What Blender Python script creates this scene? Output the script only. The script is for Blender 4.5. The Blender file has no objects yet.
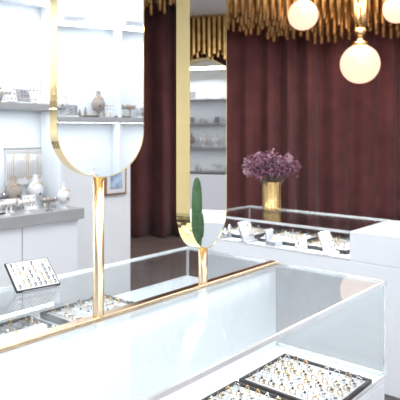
import bpy, math, random
from mathutils import Vector, Matrix
random.seed(7)
scene=bpy.context.scene
try: scene.view_settings.view_transform='Standard'
except Exception: pass

F=557.0; H=1.5; HOR=135.0
ux,uy=0.6528,0.7575
CU,CV=-2.043,-0.842
def C2W(X,Y): return (ux*X+uy*Y+CU, -uy*X+ux*Y+CV)
def PX(px,py,depth):
    X=(px-200)/F*depth; w=C2W(X,depth); return (w[0],w[1],H-(py-HOR)*depth/F)
def PXZ(px,py,z): return PX(px,py,F*(H-z)/(py-HOR))
YAW=-math.atan2(uy,ux)

# ------------------------------------------------------------ materials
def mat(name,col,rough=0.5,metal=0.0,bump=0.0,bscale=40,var=0.0,vscale=5,emit=None,es=0,sheen=0,spec=None):
    m=bpy.data.materials.new(name); m.use_nodes=True
    nt=m.node_tree; b=nt.nodes['Principled BSDF']
    b.inputs['Base Color'].default_value=(*col,1); b.inputs['Roughness'].default_value=rough
    b.inputs['Metallic'].default_value=metal
    if spec is not None: b.inputs['Specular IOR Level'].default_value=spec
    if sheen:
        b.inputs['Sheen Weight'].default_value=sheen
    tc=nt.nodes.new('ShaderNodeTexCoord')
    if var>0:
        n=nt.nodes.new('ShaderNodeTexNoise'); n.inputs['Scale'].default_value=vscale
        nt.links.new(tc.outputs['Object'],n.inputs['Vector'])
        r=nt.nodes.new('ShaderNodeValToRGB')
        r.color_ramp.elements[0].position=0.3; r.color_ramp.elements[1].position=0.7
        r.color_ramp.elements[0].color=(*[c*(1-var) for c in col],1)
        r.color_ramp.elements[1].color=(*[min(1,c*(1+var)) for c in col],1)
        nt.links.new(n.outputs['Fac'],r.inputs['Fac']); nt.links.new(r.outputs['Color'],b.inputs['Base Color'])
    if bump>0:
        n2=nt.nodes.new('ShaderNodeTexNoise'); n2.inputs['Scale'].default_value=bscale
        nt.links.new(tc.outputs['Object'],n2.inputs['Vector'])
        bp=nt.nodes.new('ShaderNodeBump'); bp.inputs['Strength'].default_value=bump; bp.inputs['Distance'].default_value=0.01
        nt.links.new(n2.outputs['Fac'],bp.inputs['Height']); nt.links.new(bp.outputs['Normal'],b.inputs['Normal'])
    if emit:
        b.inputs['Emission Color'].default_value=(*emit,1); b.inputs['Emission Strength'].default_value=es
    return m
def glassmat(name,tint,refl=0.78,base=0.024):
    m=bpy.data.materials.new(name); m.use_nodes=True; nt=m.node_tree; nt.nodes.clear()
    o=nt.nodes.new('ShaderNodeOutputMaterial'); mx=nt.nodes.new('ShaderNodeMixShader')
    t=nt.nodes.new('ShaderNodeBsdfTransparent'); t.inputs['Color'].default_value=(*tint,1)
    g=nt.nodes.new('ShaderNodeBsdfGlossy'); g.inputs['Roughness'].default_value=0.0
    lw=nt.nodes.new('ShaderNodeLayerWeight'); lw.inputs['Blend'].default_value=0.5
    p=nt.nodes.new('ShaderNodeMath'); p.operation='POWER'; p.inputs[1].default_value=5
    ma=nt.nodes.new('ShaderNodeMath'); ma.operation='MULTIPLY_ADD'; ma.inputs[1].default_value=refl*0.95; ma.inputs[2].default_value=base; ma.use_clamp=True
    nt.links.new(lw.outputs['Facing'],p.inputs[0]); nt.links.new(p.outputs[0],ma.inputs[0])
    nt.links.new(ma.outputs[0],mx.inputs['Fac']); nt.links.new(t.outputs[0],mx.inputs[1]); nt.links.new(g.outputs[0],mx.inputs[2])
    nt.links.new(mx.outputs[0],o.inputs['Surface']); return m

M={}
M['white']=mat('white_lacquer',(.75,.78,.82),.25)
M['panel']=mat('white_panel',(.75,.79,.83),.45)
M['wall']=mat('wall_paint',(.74,.78,.82),.7,var=.02)
M['wallwarm']=mat('wall_paint_warm',(.60,.57,.57),.7,var=.02)
M['ceil']=mat('ceiling_paint',(.76,.77,.78),.8,var=.02)
M['floor']=mat('floor_stone',(.26,.21,.20),.25,var=.12,vscale=3)
M['grey']=mat('grey_shelf',(.32,.325,.335),.4,var=.04)
M['brass']=mat('satin_brass',(.88,.66,.44),.22,1.0)
M['gold']=mat('polished_gold',(.93,.71,.34),.03,1.0)
M['tube']=mat('aged_brass_tube',(.76,.51,.22),.22,1.0,var=.25,vscale=6)
M['mirror']=mat('mirror_silver',(.93,.95,.96),.0,1.0)
M['silver']=mat('silver_jewel',(.75,.75,.76),.15,1.0)
M['jgold']=mat('gold_jewel',(.70,.46,.20),.18,1.0)
M['black']=mat('black_leather',(.02,.018,.018),.5,bump=.2,bscale=300)
M['velvet']=mat('white_velvet',(.70,.70,.71),.9,bump=.2,bscale=400)
M['greyvel']=mat('grey_velvet',(.25,.25,.27),.9,bump=.2,bscale=400)
M['taupe']=mat('taupe_velvet',(.36,.31,.28),.9,bump=.2,bscale=400)
M['gem']=mat('dark_gem',(.05,.05,.08),.05,.2)
M['steel']=mat('polished_steel_edge',(.88,.91,.92),.25,.6)
M['curtain']=mat('burgundy_velvet',(.135,.038,.040),.85,bump=.3,bscale=60,var=.2,vscale=4,sheen=.2)
M['glass']=glassmat('clear_glass',(.972,.987,.987))
M['globe']=mat('opal_glass_lit',(.15,.13,.10),.25,emit=(1,.62,.44),es=1.5)
M['led']=mat('led_diffuser',(.9,.9,.9),.4,emit=(.93,.97,1),es=6)
M['frame']=mat('walnut_frame',(.25,.14,.09),.45,var=.2,vscale=20)
M['art']=mat('print_paper',(.35,.45,.60),.7,var=.5,vscale=14)
M['petal1']=mat('dried_petal_mauve',(.18,.07,.11),.8,var=.3,vscale=30)
M['petal2']=mat('dried_petal_pink',(.40,.23,.28),.8,var=.3,vscale=30)
M['stem']=mat('dried_stem',(.22,.16,.12),.8)
M['cactus']=mat('cactus_green',(.07,.15,.06),.6,var=.3,vscale=20,bump=.3,bscale=60)
M['pot']=mat('ceramic_pot',(.6,.58,.55),.4)
M['soil']=mat('potting_soil',(.07,.05,.035),.95,bump=.5,bscale=80)
M['spine']=mat('cactus_spine',(.75,.70,.5),.6)

# ------------------------------------------------------------ mesh builder
class MB:
    def __init__(s): s.v=[];s.f=[];s.m=[];s.sm=[];s.mats=[];s.T=Matrix.Identity(4)
    def mi(s,k):
        if k not in s.mats: s.mats.append(k)
        return s.mats.index(k)
    def addv(s,p): s.v.append(tuple(s.T@Vector(p))); return len(s.v)-1
    def face(s,idx,k,smooth=False): s.f.append(tuple(idx)); s.m.append(s.mi(k)); s.sm.append(smooth)
    def box(s,x0,x1,y0,y1,z0,z1,k):
        i=[s.addv(p) for p in [(x0,y0,z0),(x1,y0,z0),(x1,y1,z0),(x0,y1,z0),(x0,y0,z1),(x1,y0,z1),(x1,y1,z1),(x0,y1,z1)]]
        for q in [(0,3,2,1),(4,5,6,7),(0,1,5,4),(1,2,6,5),(2,3,7,6),(3,0,4,7)]: s.face([i[a] for a in q],k)
    def lathe(s,c,prof,k,n=24,axis=None,smooth=True,caps=True):
        c=Vector(c); 
        if axis is None: ax=Vector((0,0,1))
        else: ax=Vector(axis).normalized()
        a=ax.orthogonal().normalized(); b=ax.cross(a)
        rings=[]
        for r,z in prof:
            rings.append([s.addv(c+ax*z+(a*math.cos(2*math.pi*i/n)+b*math.sin(2*math.pi*i/n))*r) for i in range(n)])
        for j in range(len(rings)-1):
            for i in range(n):
                s.face([rings[j][i],rings[j][(i+1)%n],rings[j+1][(i+1)%n],rings[j+1][i]],k,smooth)
        if caps:
            if prof[0][0]>1e-5: s.face(rings[0][::-1],k)
            if prof[-1][0]>1e-5: s.face(rings[-1],k)
    def cyl(s,p0,p1,r,k,n=12,r2=None):
        p0=Vector(p0);p1=Vector(p1); L=(p1-p0).length
        s.lathe(p0,[(r,0),(r if r2 is None else r2,L)],k,n,axis=p1-p0)
    def sphere(s,c,r,k,n=16,sc=1.0):
        m=max(4,n//2)
        s.lathe(c,[(max(1e-6,r*math.sin(math.pi*j/m)),-r*sc*math.cos(math.pi*j/m)) for j in range(m+1)],k,n,caps=False)
    def torus(s,c,R,r,k,axis,n=12,m=5):
        c=Vector(c);ax=Vector(axis).normalized();a=ax.orthogonal().normalized();b=ax.cross(a);g=[]
        for i in range(n):
            t=2*math.pi*i/n; d=a*math.cos(t)+b*math.sin(t)
            g.append([s.addv(c+d*(R+r*math.cos(2*math.pi*j/m))+ax*r*math.sin(2*math.pi*j/m)) for j in range(m)])
        for i in range(n):
            for j in range(m): s.face([g[i][j],g[(i+1)%n][j],g[(i+1)%n][(j+1)%m],g[i][(j+1)%m]],k,True)
    def obj(s,name,parent=None,bevel=0,loc=(0,0,0),rot=(0,0,0)):
        me=bpy.data.meshes.new(name); me.from_pydata(s.v,[],s.f)
        for k in s.mats: me.materials.append(M[k])
        for p,mi,sm in zip(me.polygons,s.m,s.sm): p.material_index=mi; p.use_smooth=sm
        me.update(); o=bpy.data.objects.new(name,me); scene.collection.objects.link(o)
        o.location=loc; o.rotation_euler=rot
        if parent: o.parent=parent
        if bevel:
            b=o.modifiers.new('bevel','BEVEL'); b.width=bevel; b.segments=2; b.limit_method='ANGLE'
        return o
def empty(name,loc=(0,0,0),rot=(0,0,0)):
    e=bpy.data.objects.new(name,None); scene.collection.objects.link(e); e.location=loc; e.rotation_euler=rot; e.empty_display_size=.1; return e
def sbox(name,x0,x1,y0,y1,z0,z1,k,parent=None,bevel=0):
    b=MB(); b.box(x0,x1,y0,y1,z0,z1,k); return b.obj(name,parent,bevel)
def area(name,loc,sx,sy,P,col=(1,1,1),rot=(0,0,0),parent=None):
    l=bpy.data.lights.new(name,'AREA'); l.shape='RECTANGLE'; l.size=sx; l.size_y=sy; l.energy=P; l.color=col
    o=bpy.data.objects.new(name,l); scene.collection.objects.link(o); o.location=loc; o.rotation_euler=rot
    if parent: o.parent=parent
    return o

# ------------------------------------------------------------ room
CH=3.5
sbox('floor',-4.65,7.15,-3.25,7.3,-.1,0,'floor')
sbox('ceiling',-4.65,7.15,-3.25,7.3,CH,CH+.1,'ceil')
sbox('wall_left',-4.5,1.43,3.0,3.15,0,CH,'wall')
sbox('wall_return',1.28,1.43,3.15,7.15,0,CH,'wallwarm')
sbox('wall_front',-4.5,7.0,-3.25,-3.1,0,CH,'wall')
sbox('wall_near',-4.65,-4.5,-3.25,3.15,0,CH,'wall')
sbox('wall_right',7.0,7.15,-3.25,1.6,0,CH,'wallwarm')
b=MB(); b.box(-4.0,4.75,8.45,8.6,0,CH,'wallwarm')
o=b.obj('wall_back',loc=(CU,CV,0),rot=(0,0,YAW))

def curtain(name,path,z0,z1,amp=.11,per=.31):
    b=MB(); L=0; pts=[]
    for (a,c) in zip(path[:-1],path[1:]):
        a=Vector(a);c=Vector(c);d=(c-a); n=int(d.length/.02); nn=Vector((-d.y,d.x)).normalized()
        for i in range(n):
            t=i/n; s=L+d.length*t
            pts.append((a+d*t,nn,s))
        L+=d.length
    cols=[]
    zs=[z0+(z1-z0)*j/8 for j in range(9)]
    for p,nn,s in pts:
        ph=2*math.pi*s/per+1.3*math.sin(s*1.7)+.8*math.sin(s*4.1)
        col=[]
        for j,z in enumerate(zs):
            k=1-.35*j/8
            off=amp*k*(math.sin(ph+.25*math.sin(j*.8+s))+.2*math.sin(2.1*ph+.7))*(0.7+.3*math.sin(s*2.9))
            q=p+nn*off; col.append(b.addv((q.x,q.y,z)))
        cols.append(col)
    for i in range(len(cols)-1):
        for j in range(8): b.face([cols[i][j],cols[i+1][j],cols[i+1][j+1],cols[i][j+1]],'curtain',True)
    o=b.obj(name); s=o.modifiers.new('thick','SOLIDIFY'); s.thickness=.006
    return o
curtain('curtain',[C2W(-3.3,8.2),C2W(4.3,8.2)],.02,3.42,.13,.34)
curtain('curtain',[(6.8,1.25),(6.8,-2.9)],.02,3.42)

# brass tube ceiling installation
b=MB()
def tubes(b,X0,X1,Y0,Y1,rows,pitch,zf):
    for r in range(rows):
        Y=Y0+(Y1-Y0)*r/max(1,rows-1); X=X0+(pitch/2 if r%2 else 0)
        while X<X1:
            w=C2W(X+random.uniform(-.01,.01),Y)
            zb=zf(X,r)+random.choice([0,.05,.10,.16,.02])
            b.lathe((w[0],w[1],zb),[(.024,0),(.033,.0),(.033,CH-zb)],'tube',10,caps=False)
            X+=pitch
def zf(X,r): 
    base=2.83 if X>-.05 else 3.24
    return base+.04*math.sin(X*3)+.04*(4-r)
tubes(b,-1.1,4.1,7.40,7.95,5,.098,zf)
b.obj('brass_tube_ceiling_fixture')
b=MB()
for r in range(3):
    y=-2.9
    while y<1.2:
        zb=2.75+random.choice([0,.05,.1,.15]); b.lathe((6.62-.09*r,y+.04*(r%2),zb),[(.033,0),(.033,CH-zb)],'tube',8,caps=False); y+=.09
b.obj('brass_tube_ceiling_fixture')

# ------------------------------------------------------------ wall shelving
def disp(b,kind,x,y,z,d,s=1.0):
    T0=b.T.copy(); b.T=T0@Matrix.Translation((x,y,z))@Matrix.Scale(s,4)
    vk=random.choice(['velvet','velvet','velvet','velvet','greyvel','taupe'])
    if kind==0: # necklace bust
        b.lathe((0,0,0),[(.045,0),(.045,.008),(.012,.02),(.012,.05),(.05,.07),(.062,.12),(.05,.16),(.022,.19),(.018,.23),(.02,.235)],vk,14)
        b.torus((0,-d*.022,.145),.043,.003,'jgold',(0,d*1.0,.6),14,4)
        b.sphere((0,-d*.062,.10),.008,'gem',8)
    elif kind==1: # bracelet T bar
        b.lathe((0,0,0),[(.035,0),(.035,.008),(.008,.015),(.008,.085)],vk,12)
        b.cyl((-.08,0,.1),(.08,0,.1),.02,vk,12)
        for i in range(4): b.torus((-.055+i*.036,0,.097),.026,.003,random.choice(['jgold','silver']),(1,0,0),12,4)
    elif kind==2: # ring cones
        for i in range(3):
            h=.05+.02*i; b.lathe((-.05+i*.05,0,0),[(.018,0),(.006,h),(.001,h+.004)],vk,10)
            b.torus((-.05+i*.05,0,h*.55),.0125,.003,'jgold',(0,0,1),10,4)
    elif kind==3: # slanted pad with earrings
        b.box(-.07,.07,-.03,.03,0,.015,vk)
        T=b.T.copy(); b.T=T@Matrix.Translation((0,0,.012))@Matrix.Rotation(-d*.35,4,'X')
        b.box(-.065,.065,-.005,.005,0,.13,'greyvel' if random.random()<.4 else 'velvet')
        for i in range(4):
            for j in range(3): b.sphere((-.045+i*.03,-d*.01,.03+j*.035),.006,random.choice(['jgold','silver','gem']),8)
        b.T=T
    elif kind==4: # square box open
        b.box(-.04,.04,-.04,.04,0,.035,vk); b.box(-.04,.04,min(d*.03,d*.04),max(d*.03,d*.04),.035,.1,vk)
        b.torus((0,0,.045),.014,.003,'jgold',(0,1,0),10,4)
    elif kind==5: # flat tray with rows
        b.box(-.09,.09,-.05,.05,0,.015,'black'); b.box(-.084,.084,-.044,.044,.015,.018,vk)
        for i in range(6):
            for j in range(3): b.torus((-.07+i*.028,-.028+j*.028,.026),.009,.002,random.choice(['jgold','silver']),(1,.2,0),10,4)
    b.T=T0
def shelving(name,yw,d,u0,u1,ledge_u1,shelf_z):
    e=empty(name); y=lambda off: yw-d*off
    def bx(n,x0,x1,o0,o1,z0,z1,k,bev=0):
        a,c=sorted((y(o0),y(o1))); return sbox(n,x0,x1,a,c,z0,z1,k,e,bev)
    bx('base_cabinet',u0,ledge_u1-.03,.0,.40,.08,.87,'white',.003)
    bx('plinth',u0,ledge_u1-.06,.0,.36,.0,.08,'grey')
    bx('ledge',u0,ledge_u1,.0,.44,.87,.95,'grey',.003)
    for i,z in enumerate(shelf_z):
        bx('shelf_%d'%(i+1),u0,u1,.0,.28,z-.045,z,'grey',.002)
        area('shelf_strip_%d'%(i+1),((u0+u1)/2,y(.22),z-.05),u1-u0-.1,.02,3.2*(u1-u0),(.93,.97,1),parent=e)
    bx('soffit',u0,u1,.0,.46,2.5,CH,'panel')
    b=MB(); x=u1-.02
    while x>u0:
        a,c=sorted((y(.02),y(.27))); b.box(x-.012,x+.012,a,c,.95,2.5,'panel'); x-=1.5
    b.obj('uprights',e)
    b=MB(); x=ledge_u1-.5
    while x>u0:
        a,c=sorted((y(.4),y(.405))); b.box(x-.002,x+.002,a,c,.1,.86,'grey'); x-=.75
    b.obj('cabinet_joints',e)
    b=MB(); x=u0+.1
    while x<u1-.3:
        a,c=sorted((y(.16),y(.40))); b.box(x,x+.34,a,c,2.485,2.5,'led'); x+=.55
    b.obj('led_strips',e)
    b=MB()
    for z,off,umax in [(.95,.10,ledge_u1),(.95,.25,ledge_u1),(.95,.37,ledge_u1)]+[(zz,o_,u1) for zz in shelf_z for o_ in (.08,.2)]:
        x=u0+.12
        while x<umax-.1:
            kd=random.choice([0,0,1,2,3,0,3]) if off<.15 else random.choice([1,2,4,5,0,3])
            disp(b,kd,x,y(off)+random.uniform(-.01,.01),z,d,1.05 if off<.2 else .8); x+=random.uniform(.13,.18)
    b.obj('jewelry_displays',e)
    return e
shelving('wall_display_shelving',3.0,1,-4.3,.5,.57,[1.73])
shelving('wall_display_shelving',-3.1,-1,-4.3,6.0,6.0,[1.66])

w,h=.36,.27
u,v,z=PX(22,185,4.35)
b=MB(); b.box(-w/2,w/2,-.008,.008,0,h,'velvet'); b.box(-w/2-.006,w/2+.006,-.012,.012,h,h+.012,'grey')
n=22
for i in range(n):
    x=-w/2+.012+i*(w-.024)/(n-1); L=h*random.uniform(.75,.92)
    b.cyl((x,-.013,h-.01),(x,-.013,h-L),.0022,random.choice(['silver','silver','jgold']),5)
    b.sphere((x,-.014,h-L),.005,'jgold',8)
b.obj('necklace_board',bpy.data.objects['wall_display_shelving'],loc=(u,2.985,1.12))

u,v,z=PX(115,180.5,4.99)
b=MB(); b.box(-.125,.125,-.02,0,-.13,.13,'frame'); b.box(-.105,.105,-.024,-.018,-.11,.11,'velvet'); b.box(-.07,.07,-.026,-.02,-.075,.075,'art')
b.obj('picture_frame',loc=(u,2.999,z))

# ------------------------------------------------------------ main island counter
ZT=.95; ZF=.59; UE=0.0; UL=-4.0; ZP=.815
e=empty('glass_display_counter')
sbox('plinth',UL+.05,UE-.05,.05,.95,0,.08,'grey',e)
sbox('base',UL,UE,0,1.0,.08,ZF-.02,'white',e,.004)
sbox('display_floor',UL,UE,0,1.0,ZF-.02,ZF,'panel',e,.002)
sbox('partition',UL,UE-.012,.475,.505,ZF,ZT-.01,'panel',e,.002)
sbox('back_platform',UL,-.02,.51,.985,.60,ZP,'panel',e,.002)
b=MB()
b.box(UL,UE,.0,.47,ZT-.008,ZT,'glass'); b.box(UL,UE,.51,1.0,ZT-.008,ZT,'glass')
b.box(UL,UE-.008,.0,.008,ZF,ZT-.009,'glass'); b.box(UL,UE-.008,.992,1.0,ZF,ZT-.009,'glass')
b.box(UE-.007,UE,.0,1.0,ZF,ZT-.009,'glass')
b.obj('glass_panes',e)
b=MB(); t=.005
for y in (0,1.0):
    b.box(UL,UE,y-t,y+t,ZT-.012,ZT+.001,'steel'); b.box(UL,UE,y-t*.6,y+t*.6,ZF,ZF+.012,'steel')
b.box(UE-t,UE+t,0,1.0,ZT-.012,ZT+.001,'steel'); b.box(UE-t,UE+t*.6,0,1.0,ZF,ZF+.014,'steel')
for y in (0,.49,1.0): b.box(UE-t,UE+t,y-t,y+t,ZF,ZT,'steel')
b.obj('edge_trim',e)
RT=ZT+.005
sbox('brass_rail',UL,UE-.0,.473,.507,ZT-.009,RT,'brass',e,.002)
sbox('fill_strip_front',UL,UE-.02,.010,.022,ZT-.022,ZT-.0095,'steel',e)  # non-emitting steel strip, added to go with the front fill
area('case_fill_front',((UL+UE)/2,.03,ZT-.024),3.9,.012,4.5,(.95,.98,1),(.55,0,0),e)  # added fill lamp that washes the partition white
area('case_fill_mid',((UL+UE)/2,.44,ZT-.014),3.9,.012,3.5,(.95,.98,1),(-.4,0,0),e)  # added fill lamp, brightens the front half of the case
area('case_fill_back',((UL+UE)/2,.54,ZT-.014),3.9,.012,10,(.95,.98,1),(.7,0,0),e)  # added fill lamp, lifts the trays on the back platform

def ring_tray(loc,rot=0,w=.30,d=.36,nx=6,ny=8,tilt=0,fill='velvet',parent=None):
    b=MB(); h=.022
    b.box(-w/2,w/2,-d/2,d/2,0,.006,'black')
    for a in (-1,1):
        b.box(a*w/2-.005,a*w/2+.005,-d/2-.005,d/2+.005,0,h,'black')
        b.box(-w/2,w/2,a*d/2-.005,a*d/2+.005,0,h,'black')
    b.box(-w/2+.006,w/2-.006,-d/2+.006,d/2-.006,.006,.013,fill)
    for i in range(nx):
        x=-w/2+.03+i*(w-.06)/(nx-1)
        b.cyl((x-.009,-d/2+.008,.012),(x-.009,d/2-.008,.012),.007,fill,8)
        b.cyl((x+.009,-d/2+.008,.012),(x+.009,d/2-.008,.012),.007,fill,8)
        for j in range(ny):
            if random.random()<.06: continue
            y=-d/2+.028+j*(d-.056)/(ny-1)+random.uniform(-.003,.003)
            k=random.choice(['jgold','silver','jgold'])
            b.torus((x,y,.024),.011,.0022,k,(1,random.uniform(-.3,.3),random.uniform(-.1,.3)),12,4)
            b.sphere((x,y,.036),.0048,random.choice(['gem','silver','jgold','gem']),6)
            if random.random()<.6: b.box(x+.008,x+.02,y-.005,y+.005,.0195,.0215,'black')
    return b.obj('ring_tray',parent,loc=loc,rot=(tilt,0,rot))
uA,vA,_=PXZ(285,355,.61)
uB,vB,_=PXZ(370,380,.61)
ucr=(uA+uB)/2-.15; vcr=(vA+vB)/2
for i in range(4):
    ring_tray((ucr-i*.33,vcr,ZF+.001))
for i in range(8):
    ring_tray((-.70-i*.36,.83,ZP+.001),rot=random.uniform(-.04,.04),w=.30,d=.27,nx=5,ny=6,fill=['velvet','greyvel','velvet'][i%3])
b=MB(); x=-.55
while x>-3.2:
    disp(b,random.choice([2,4,2,1]),x,.62,ZP+.001,1,.95); x-=.15
b.obj('jewelry_displays',bpy.data.objects['glass_display_counter'])
# framed jewellery pad leaning on an easel by the back edge
u,v,z=PXZ(30,287,ZT)
ee=empty('jewelry_easel',(u,.88,ZT+.0015),(0,0,-.15))
b=MB(); b.T=Matrix.Rotation(-.95,4,'X'); W=.082; HH=.14
b.box(-W,W,-.004,.004,.004,HH,'black'); b.box(-W+.004,W-.004,-.006,-.003,.008,HH-.004,'velvet')
for i in range(8):
    for j in range(6):
        b.torus((-W+.016+i*(2*W-.032)/7,-.008,.020+j*.020),.006,.0018,random.choice(['jgold','silver','silver','gem']),(1,.2,0),10,4)
b.T=Matrix.Identity(4)
for sx in (-.045,.045): b.cyl((sx,.105,.072),(sx,.112,0),.003,'steel',8)
b.box(-.06,.06,-.012,.012,0,.004,'greyvel')
b.obj('framed_pad',ee)

# ------------------------------------------------------------ mirrors
def vanity_mirror(px,ybot,ztop,theta,w=.285,t=.055):
    k=(px-200)/F; Y=(.49-CV)/(-uy*k+ux); u,v=C2W(k*Y,Y); zbot=H-(ybot-HOR)*Y/F
    d=Vector((u-CU,v-CV)).normalized(); R=Vector((d.y,-d.x))
    n=(-d)*math.cos(theta)+R*math.sin(theta)
    a=math.atan2(n.x,-n.y)
    z0=RT+.0005
    e=empty('vanity_mirror',(u,v,z0),(0,0,a)); zb=zbot-z0; zt=ztop-z0
    r=w/2; N=40
    def outline(rr):
        pts=[]
        for i in range(N+1):
            an=math.pi+math.pi*i/N; pts.append((rr*math.cos(an),zb+r+rr*math.sin(an)))
        for i in range(N+1):
            an=math.pi*i/N; pts.append((rr*math.cos(an),zt-r+rr*math.sin(an)))
        return pts
    b=MB(); o1=outline(r); o2=outline(r-.0025)
    n_=len(o1)
    f=[b.addv((x,-t/2,z)) for x,z in o1]; k=[b.addv((x,t/2,z)) for x,z in o1]
    fi=[b.addv((x,-t/2,z)) for x,z in o2]; ki=[b.addv((x,t/2,z)) for x,z in o2]
    fj=[b.addv((x,-t/2+.001,z)) for x,z in o2]; kj=[b.addv((x,t/2-.001,z)) for x,z in o2]
    for i in range(n_):
        j=(i+1)%n_
        b.face([f[i],k[i],k[j],f[j]],'gold',False)
        b.face([f[i],f[j],fi[j],fi[i]],'gold'); b.face([k[j],k[i],ki[i],ki[j]],'gold')
        b.face([fi[i],fi[j],fj[j],fj[i]],'gold'); b.face([ki[j],ki[i],kj[i],kj[j]],'gold')
    b.obj('gold_rim',e)
    b=MB(); fj=[b.addv((x,-t/2+.001,z)) for x,z in o2]; kj=[b.addv((x,t/2-.001,z)) for x,z in o2]
    b.face(fj,'mirror'); b.face(kj[::-1],'mirror'); b.obj('mirror_glass',e)
    b=MB(); pt=zb+.006
    b.lathe((0,0,0),[(.0175,0),(.0175,.004),(.0165,.006),(.0165,pt)],'brass',28)
    b.obj('post',e)
vanity_mirror(98.5,177,2.55,math.radians(26))
vanity_mirror(203,247,2.26,math.radians(61))

# ------------------------------------------------------------ second counter
e=empty('glass_display_counter')
a0,a1=.93,1.5; z2=.78; VE=1.7
sbox('base',a0,a1,-1.0,VE,.08,z2,'white',e,.004)
sbox('plinth',a0+.04,a1-.04,-.96,VE-.04,0,.08,'grey',e)
sbox('solid_end',a0,a1,-1.0,.59,z2,.95,'white',e,.004)
b=MB()
b.box(a0,a1,.592,VE,ZT-.008,ZT,'glass'); b.box(a0,a0+.008,.592,VE,z2,ZT-.009,'glass'); b.box(a1-.008,a1,.592,VE,z2,ZT-.009,'glass'); b.box(a0+.009,a1-.009,VE-.008,VE,z2,ZT-.009,'glass')
b.obj('glass_panes',e)
b=MB()
for x in (a0,a1): b.box(x-.005,x+.005,.59,VE,ZT-.014,ZT+.001,'steel')
b.box(a0,a1,VE-.005,VE+.005,ZT-.014,ZT+.001,'steel')
for x in (a0,a1): b.box(x-.005,x+.005,VE-.005,VE+.005,z2,ZT,'steel')
b.box(a0-.002,a0+.01,.59,VE,z2,z2+.012,'steel')
b.obj('edge_trim',e)
area('case_fill',(a0+.03,(.6+VE)/2,ZT-.014),.012,1.05,5,(.95,.98,1),(0,-.5,0),e)  # added fill lamp to brighten the inside of this case
for i in range(3):
    ring_tray((1.25,.83+i*.36,z2+.002),rot=math.pi/2,w=.30,d=.36,nx=5,ny=8,fill='velvet')
b=MB()
for i in range(5): disp(b,[3,2,4][i%3],1.0,.75+i*.2,z2+.002,1)
ob=b.obj('jewelry_displays',e)

vk_=(272-200)/F; vY=(1.41-CU)/(ux*vk_+uy); u,v=C2W(vk_*vY,vY)
e=empty('flower_vase',(u,v,ZT+.001))
b=MB(); n=40; prof=[(.060,0),(.066,.004),(.068,.02),(.068,.19),(.066,.205),(.06,.207),(.06,.02),(.0001,.018)]
rings=[]
for r,zz in prof:
    rings.append([b.addv(((r*(1+(.035 if i%2 else 0)*(1 if .003<zz<.206 and r>.061 else 0)))*math.cos(2*math.pi*i/n),(r*(1+(.035 if i%2 else 0)*(1 if .003<zz<.206 and r>.061 else 0)))*math.sin(2*math.pi*i/n),zz)) for i in range(n)])
for j in range(len(rings)-1):
    for i in range(n): b.face([rings[j][i],rings[j][(i+1)%n],rings[j+1][(i+1)%n],rings[j+1][i]],'tube')
b.face(rings[0][::-1],'tube')
b.obj('fluted_vase',e)
b=MB()
for i in range(85):
    an=random.uniform(0,2*math.pi); sp=random.uniform(.02,.20); hh=.20+random.uniform(.02,.18)*(1-sp*1.3)+.04
    tip=Vector((math.cos(an)*sp,math.sin(an)*sp,hh)); p0=Vector((math.cos(an)*.03,math.sin(an)*.03,.12)); mid=(p0+tip)/2+Vector((0,0,.03))
    b.cyl(p0,mid,.002,'stem',5); b.cyl(mid,tip,.0018,'stem',5)
    k=random.choice(['petal1','petal1','petal2'])
    for q in range(13):
        c=tip+Vector((random.gauss(0,.014),random.gauss(0,.014),random.gauss(0,.014)))
        dirv=Vector((random.gauss(0,1),random.gauss(0,1),random.gauss(.5,1))).normalized()
        b.lathe(c,[(.0005,0),(.008,.010),(.009,.017),(.0005,.025)],k,5,axis=dirv,smooth=False,caps=False)
b.obj('dried_bouquet',e)

# cactus on a tall slim plant stand
e=empty('potted_cactus',(.70,.03,0))
b=MB(); b.lathe((0,0,0),[(.075,0),(.075,.012),(.014,.02),(.014,.72),(.05,.73),(.05,.74)],'brass',28); b.obj('plant_stand',e)
b=MB(); b.lathe((0,0,.7405),[(.042,0),(.052,.075),(.054,.08),(.054,.09),(.050,.09),(.048,.078),(.001,.078)],'pot',28); b.obj('pot',e)
b=MB(); b.lathe((0,0,.7405),[(.001,.080),(.048,.0805)],'soil',20); b.obj('soil',e)
def ribbed(b,base,prof,nr=9):
    n=nr*4; rings=[]
    for r,z in prof: rings.append([b.addv((base[0]+r*(1+.14*math.cos(nr*2*math.pi*i/n))*math.cos(2*math.pi*i/n),base[1]+r*(1+.14*math.cos(nr*2*math.pi*i/n))*math.sin(2*math.pi*i/n),base[2]+z)) for i in range(n)])
    for j in range(len(rings)-1):
        for i in range(n): b.face([rings[j][i],rings[j][(i+1)%n],rings[j+1][(i+1)%n],rings[j+1][i]],'cactus',True)
    for r,z in prof[1:-1]:
        for q in range(nr):
            a=2*math.pi*q/nr; p=Vector((base[0]+r*1.14*math.cos(a),base[1]+r*1.14*math.sin(a),base[2]+z))
            b.cyl(p,p+Vector((math.cos(a),math.sin(a),.3))*.01,.0008,'spine',4)
b=MB(); ribbed(b,(0,0,.815),[(.022,0),(.026,.06),(.028,.14),(.028,.22),(.027,.30),(.025,.36),(.018,.41),(.010,.43),(.001,.436)])
ribbed(b,(.0,.030,.90),[(.001,-.01),(.010,.0),(.013,.04),(.013,.09),(.009,.13),(.001,.14)],7)
b.obj('cactus_body',e)

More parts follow.
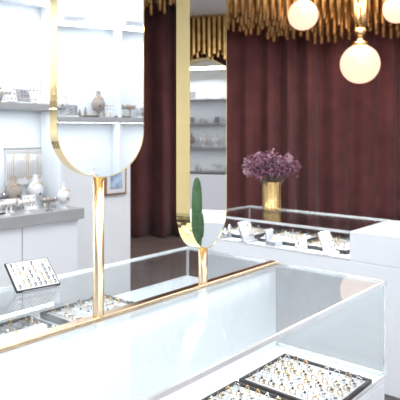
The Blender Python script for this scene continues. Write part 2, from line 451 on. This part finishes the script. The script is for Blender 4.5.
# arched display niche at right wall
e=empty('arched_display_cabinet',(6.35,-1.75,0),(0,0,math.pi/2*-1))
def arch(b,rw,z0,zc,y0,y1,k,inner=None):
    N=28
    out=[(-rw,z0)]+[(rw*math.cos(math.pi-math.pi*i/N),zc+rw*math.sin(math.pi-math.pi*i/N)) for i in range(N+1)]+[(rw,z0)]
    if inner is None:
        f=[b.addv((x,y0,z)) for x,z in out]; g=[b.addv((x,y1,z)) for x,z in out]
        b.face(f,k); b.face(g[::-1],k); n=len(out)
        for i in range(n): b.face([f[i],g[i],g[(i+1)%n],f[(i+1)%n]],k)
    else:
        ri=inner; inn=[(-ri,z0)]+[(ri*math.cos(math.pi-math.pi*i/N),zc+ri*math.sin(math.pi-math.pi*i/N)) for i in range(N+1)]+[(ri,z0)]
        F_=[[b.addv((x,y,z)) for x,z in L] for y in (y0,y1) for L in (out,inn)]
        for i in range(len(out)-1):
            b.face([F_[0][i],F_[0][i+1],F_[1][i+1],F_[1][i]],k); b.face([F_[2][i],F_[2][i+1],F_[3][i+1],F_[3][i]],k)
            b.face([F_[0][i],F_[2][i],F_[2][i+1],F_[0][i+1]],k); b.face([F_[1][i],F_[3][i],F_[3][i+1],F_[1][i+1]],k)
b=MB(); arch(b,.62,0,2.15,.0,.3,'gold',.60); arch(b,.6,0,2.15,.27,.295,'panel'); 
for z in (.9,1.3,1.7,2.1): b.box(-.59,.59,.03,.27,z-.02,z,'grey')
b.box(-.59,.59,.02,.27,.001,.85,'white')
for z in (.9,1.3,1.7,2.1):
    for i in range(5): disp(b,random.choice([0,1,2,3,4]),-.44+i*.22,.14,z,1)
b.obj('cabinet_body',e)
area('cabinet_light',(0,-.02,2.6),.8,.05,14,(.95,.97,1),(-.5,0,0),e)

# ------------------------------------------------------------ pendant globes
def pendant(px,py,rpx,D):
    u,v,z=PX(px,py,D); r=rpx*D/F
    e=empty('globe_pendant_lamp',(u,v,z))
    b=MB(); b.sphere((0,0,0),r,'globe',40); b.obj('opal_globe',e)
    b=MB(); b.lathe((0,0,r*.93),[(r*.42,0),(r*.42,.03),(r*.38,.05),(r*.2,.055),(r*.2,.12),(r*.32,.13),(r*.32,.22),(r*.08,.24)],'gold',28)
    for k in range(6):
        a=k*math.pi/3; b.cyl((r*.22*math.cos(a),r*.22*math.sin(a),r*.93+.2),(r*.22*math.cos(a),r*.22*math.sin(a),min(r*.93+.2+.3+.07*(k%3),CH-z-.01)),.022,'tube',10)
    b.cyl((0,0,r*.93+.2),(0,0,CH-z),.012,'brass',8)
    b.obj('brass_holder',e)
pendant(360,64,19.5,7.25); pendant(303,15,15,7.25); pendant(397,9,14,7.25)

# ------------------------------------------------------------ lights
area('ceiling_fill_light',(-1.2,.2,CH-.03),3.5,2.0,100,(.97,.99,1))  # added overhead fill for the closed room, no panel modelled
area('ceiling_fill_light',(-1.0,-2.0,CH-.03),5,1.0,50,(.97,.99,1))  # added overhead fill along the front wall
area('ceiling_fill_light',(2.3,.6,CH-.03),1.6,3,56,(1,.98,.96))  # added overhead fill above the second counter
area('ceiling_fill_light',(4.2,2.0,CH-.03),1.6,1.6,60,(1,.92,.84),(0,0,YAW))  # added warm fill to brighten the curtain and brass tubes
area('shelf_light',(-1.6,2.68,2.47),4.5,.2,26,(.94,.97,1))
area('shelf_light',(.8,-2.8,2.47),9,.2,36,(.94,.97,1))
b=MB()
for (x,y) in [(-2.4,1.9),(-1.2,1.9),(0,1.9),(-2.4,-1.2),(-.9,-1.2),(.6,-1.2),(2.1,-1.2)]:
    b.box(x-.45,x+.45,y-.04,y+.04,CH-.03,CH-.001,'led')
b.obj('linear_ceiling_lights')
w=bpy.data.worlds.new('world'); scene.world=w; w.use_nodes=True
w.node_tree.nodes['Background'].inputs['Color'].default_value=(.8,.85,.9,1); w.node_tree.nodes['Background'].inputs['Strength'].default_value=.3

# ------------------------------------------------------------ camera
cd=bpy.data.cameras.new('camera'); cam=bpy.data.objects.new('camera',cd); scene.collection.objects.link(cam)
cd.sensor_width=36; cd.lens=36*F/400; cd.shift_y=-(200-HOR)/400
cam.location=(CU,CV,H); cam.rotation_euler=(math.pi/2,0,YAW)
cd.dof.use_dof=True; cd.dof.focus_distance=2.1; cd.dof.aperture_fstop=5.0
cd.clip_start=.02
scene.camera=cam
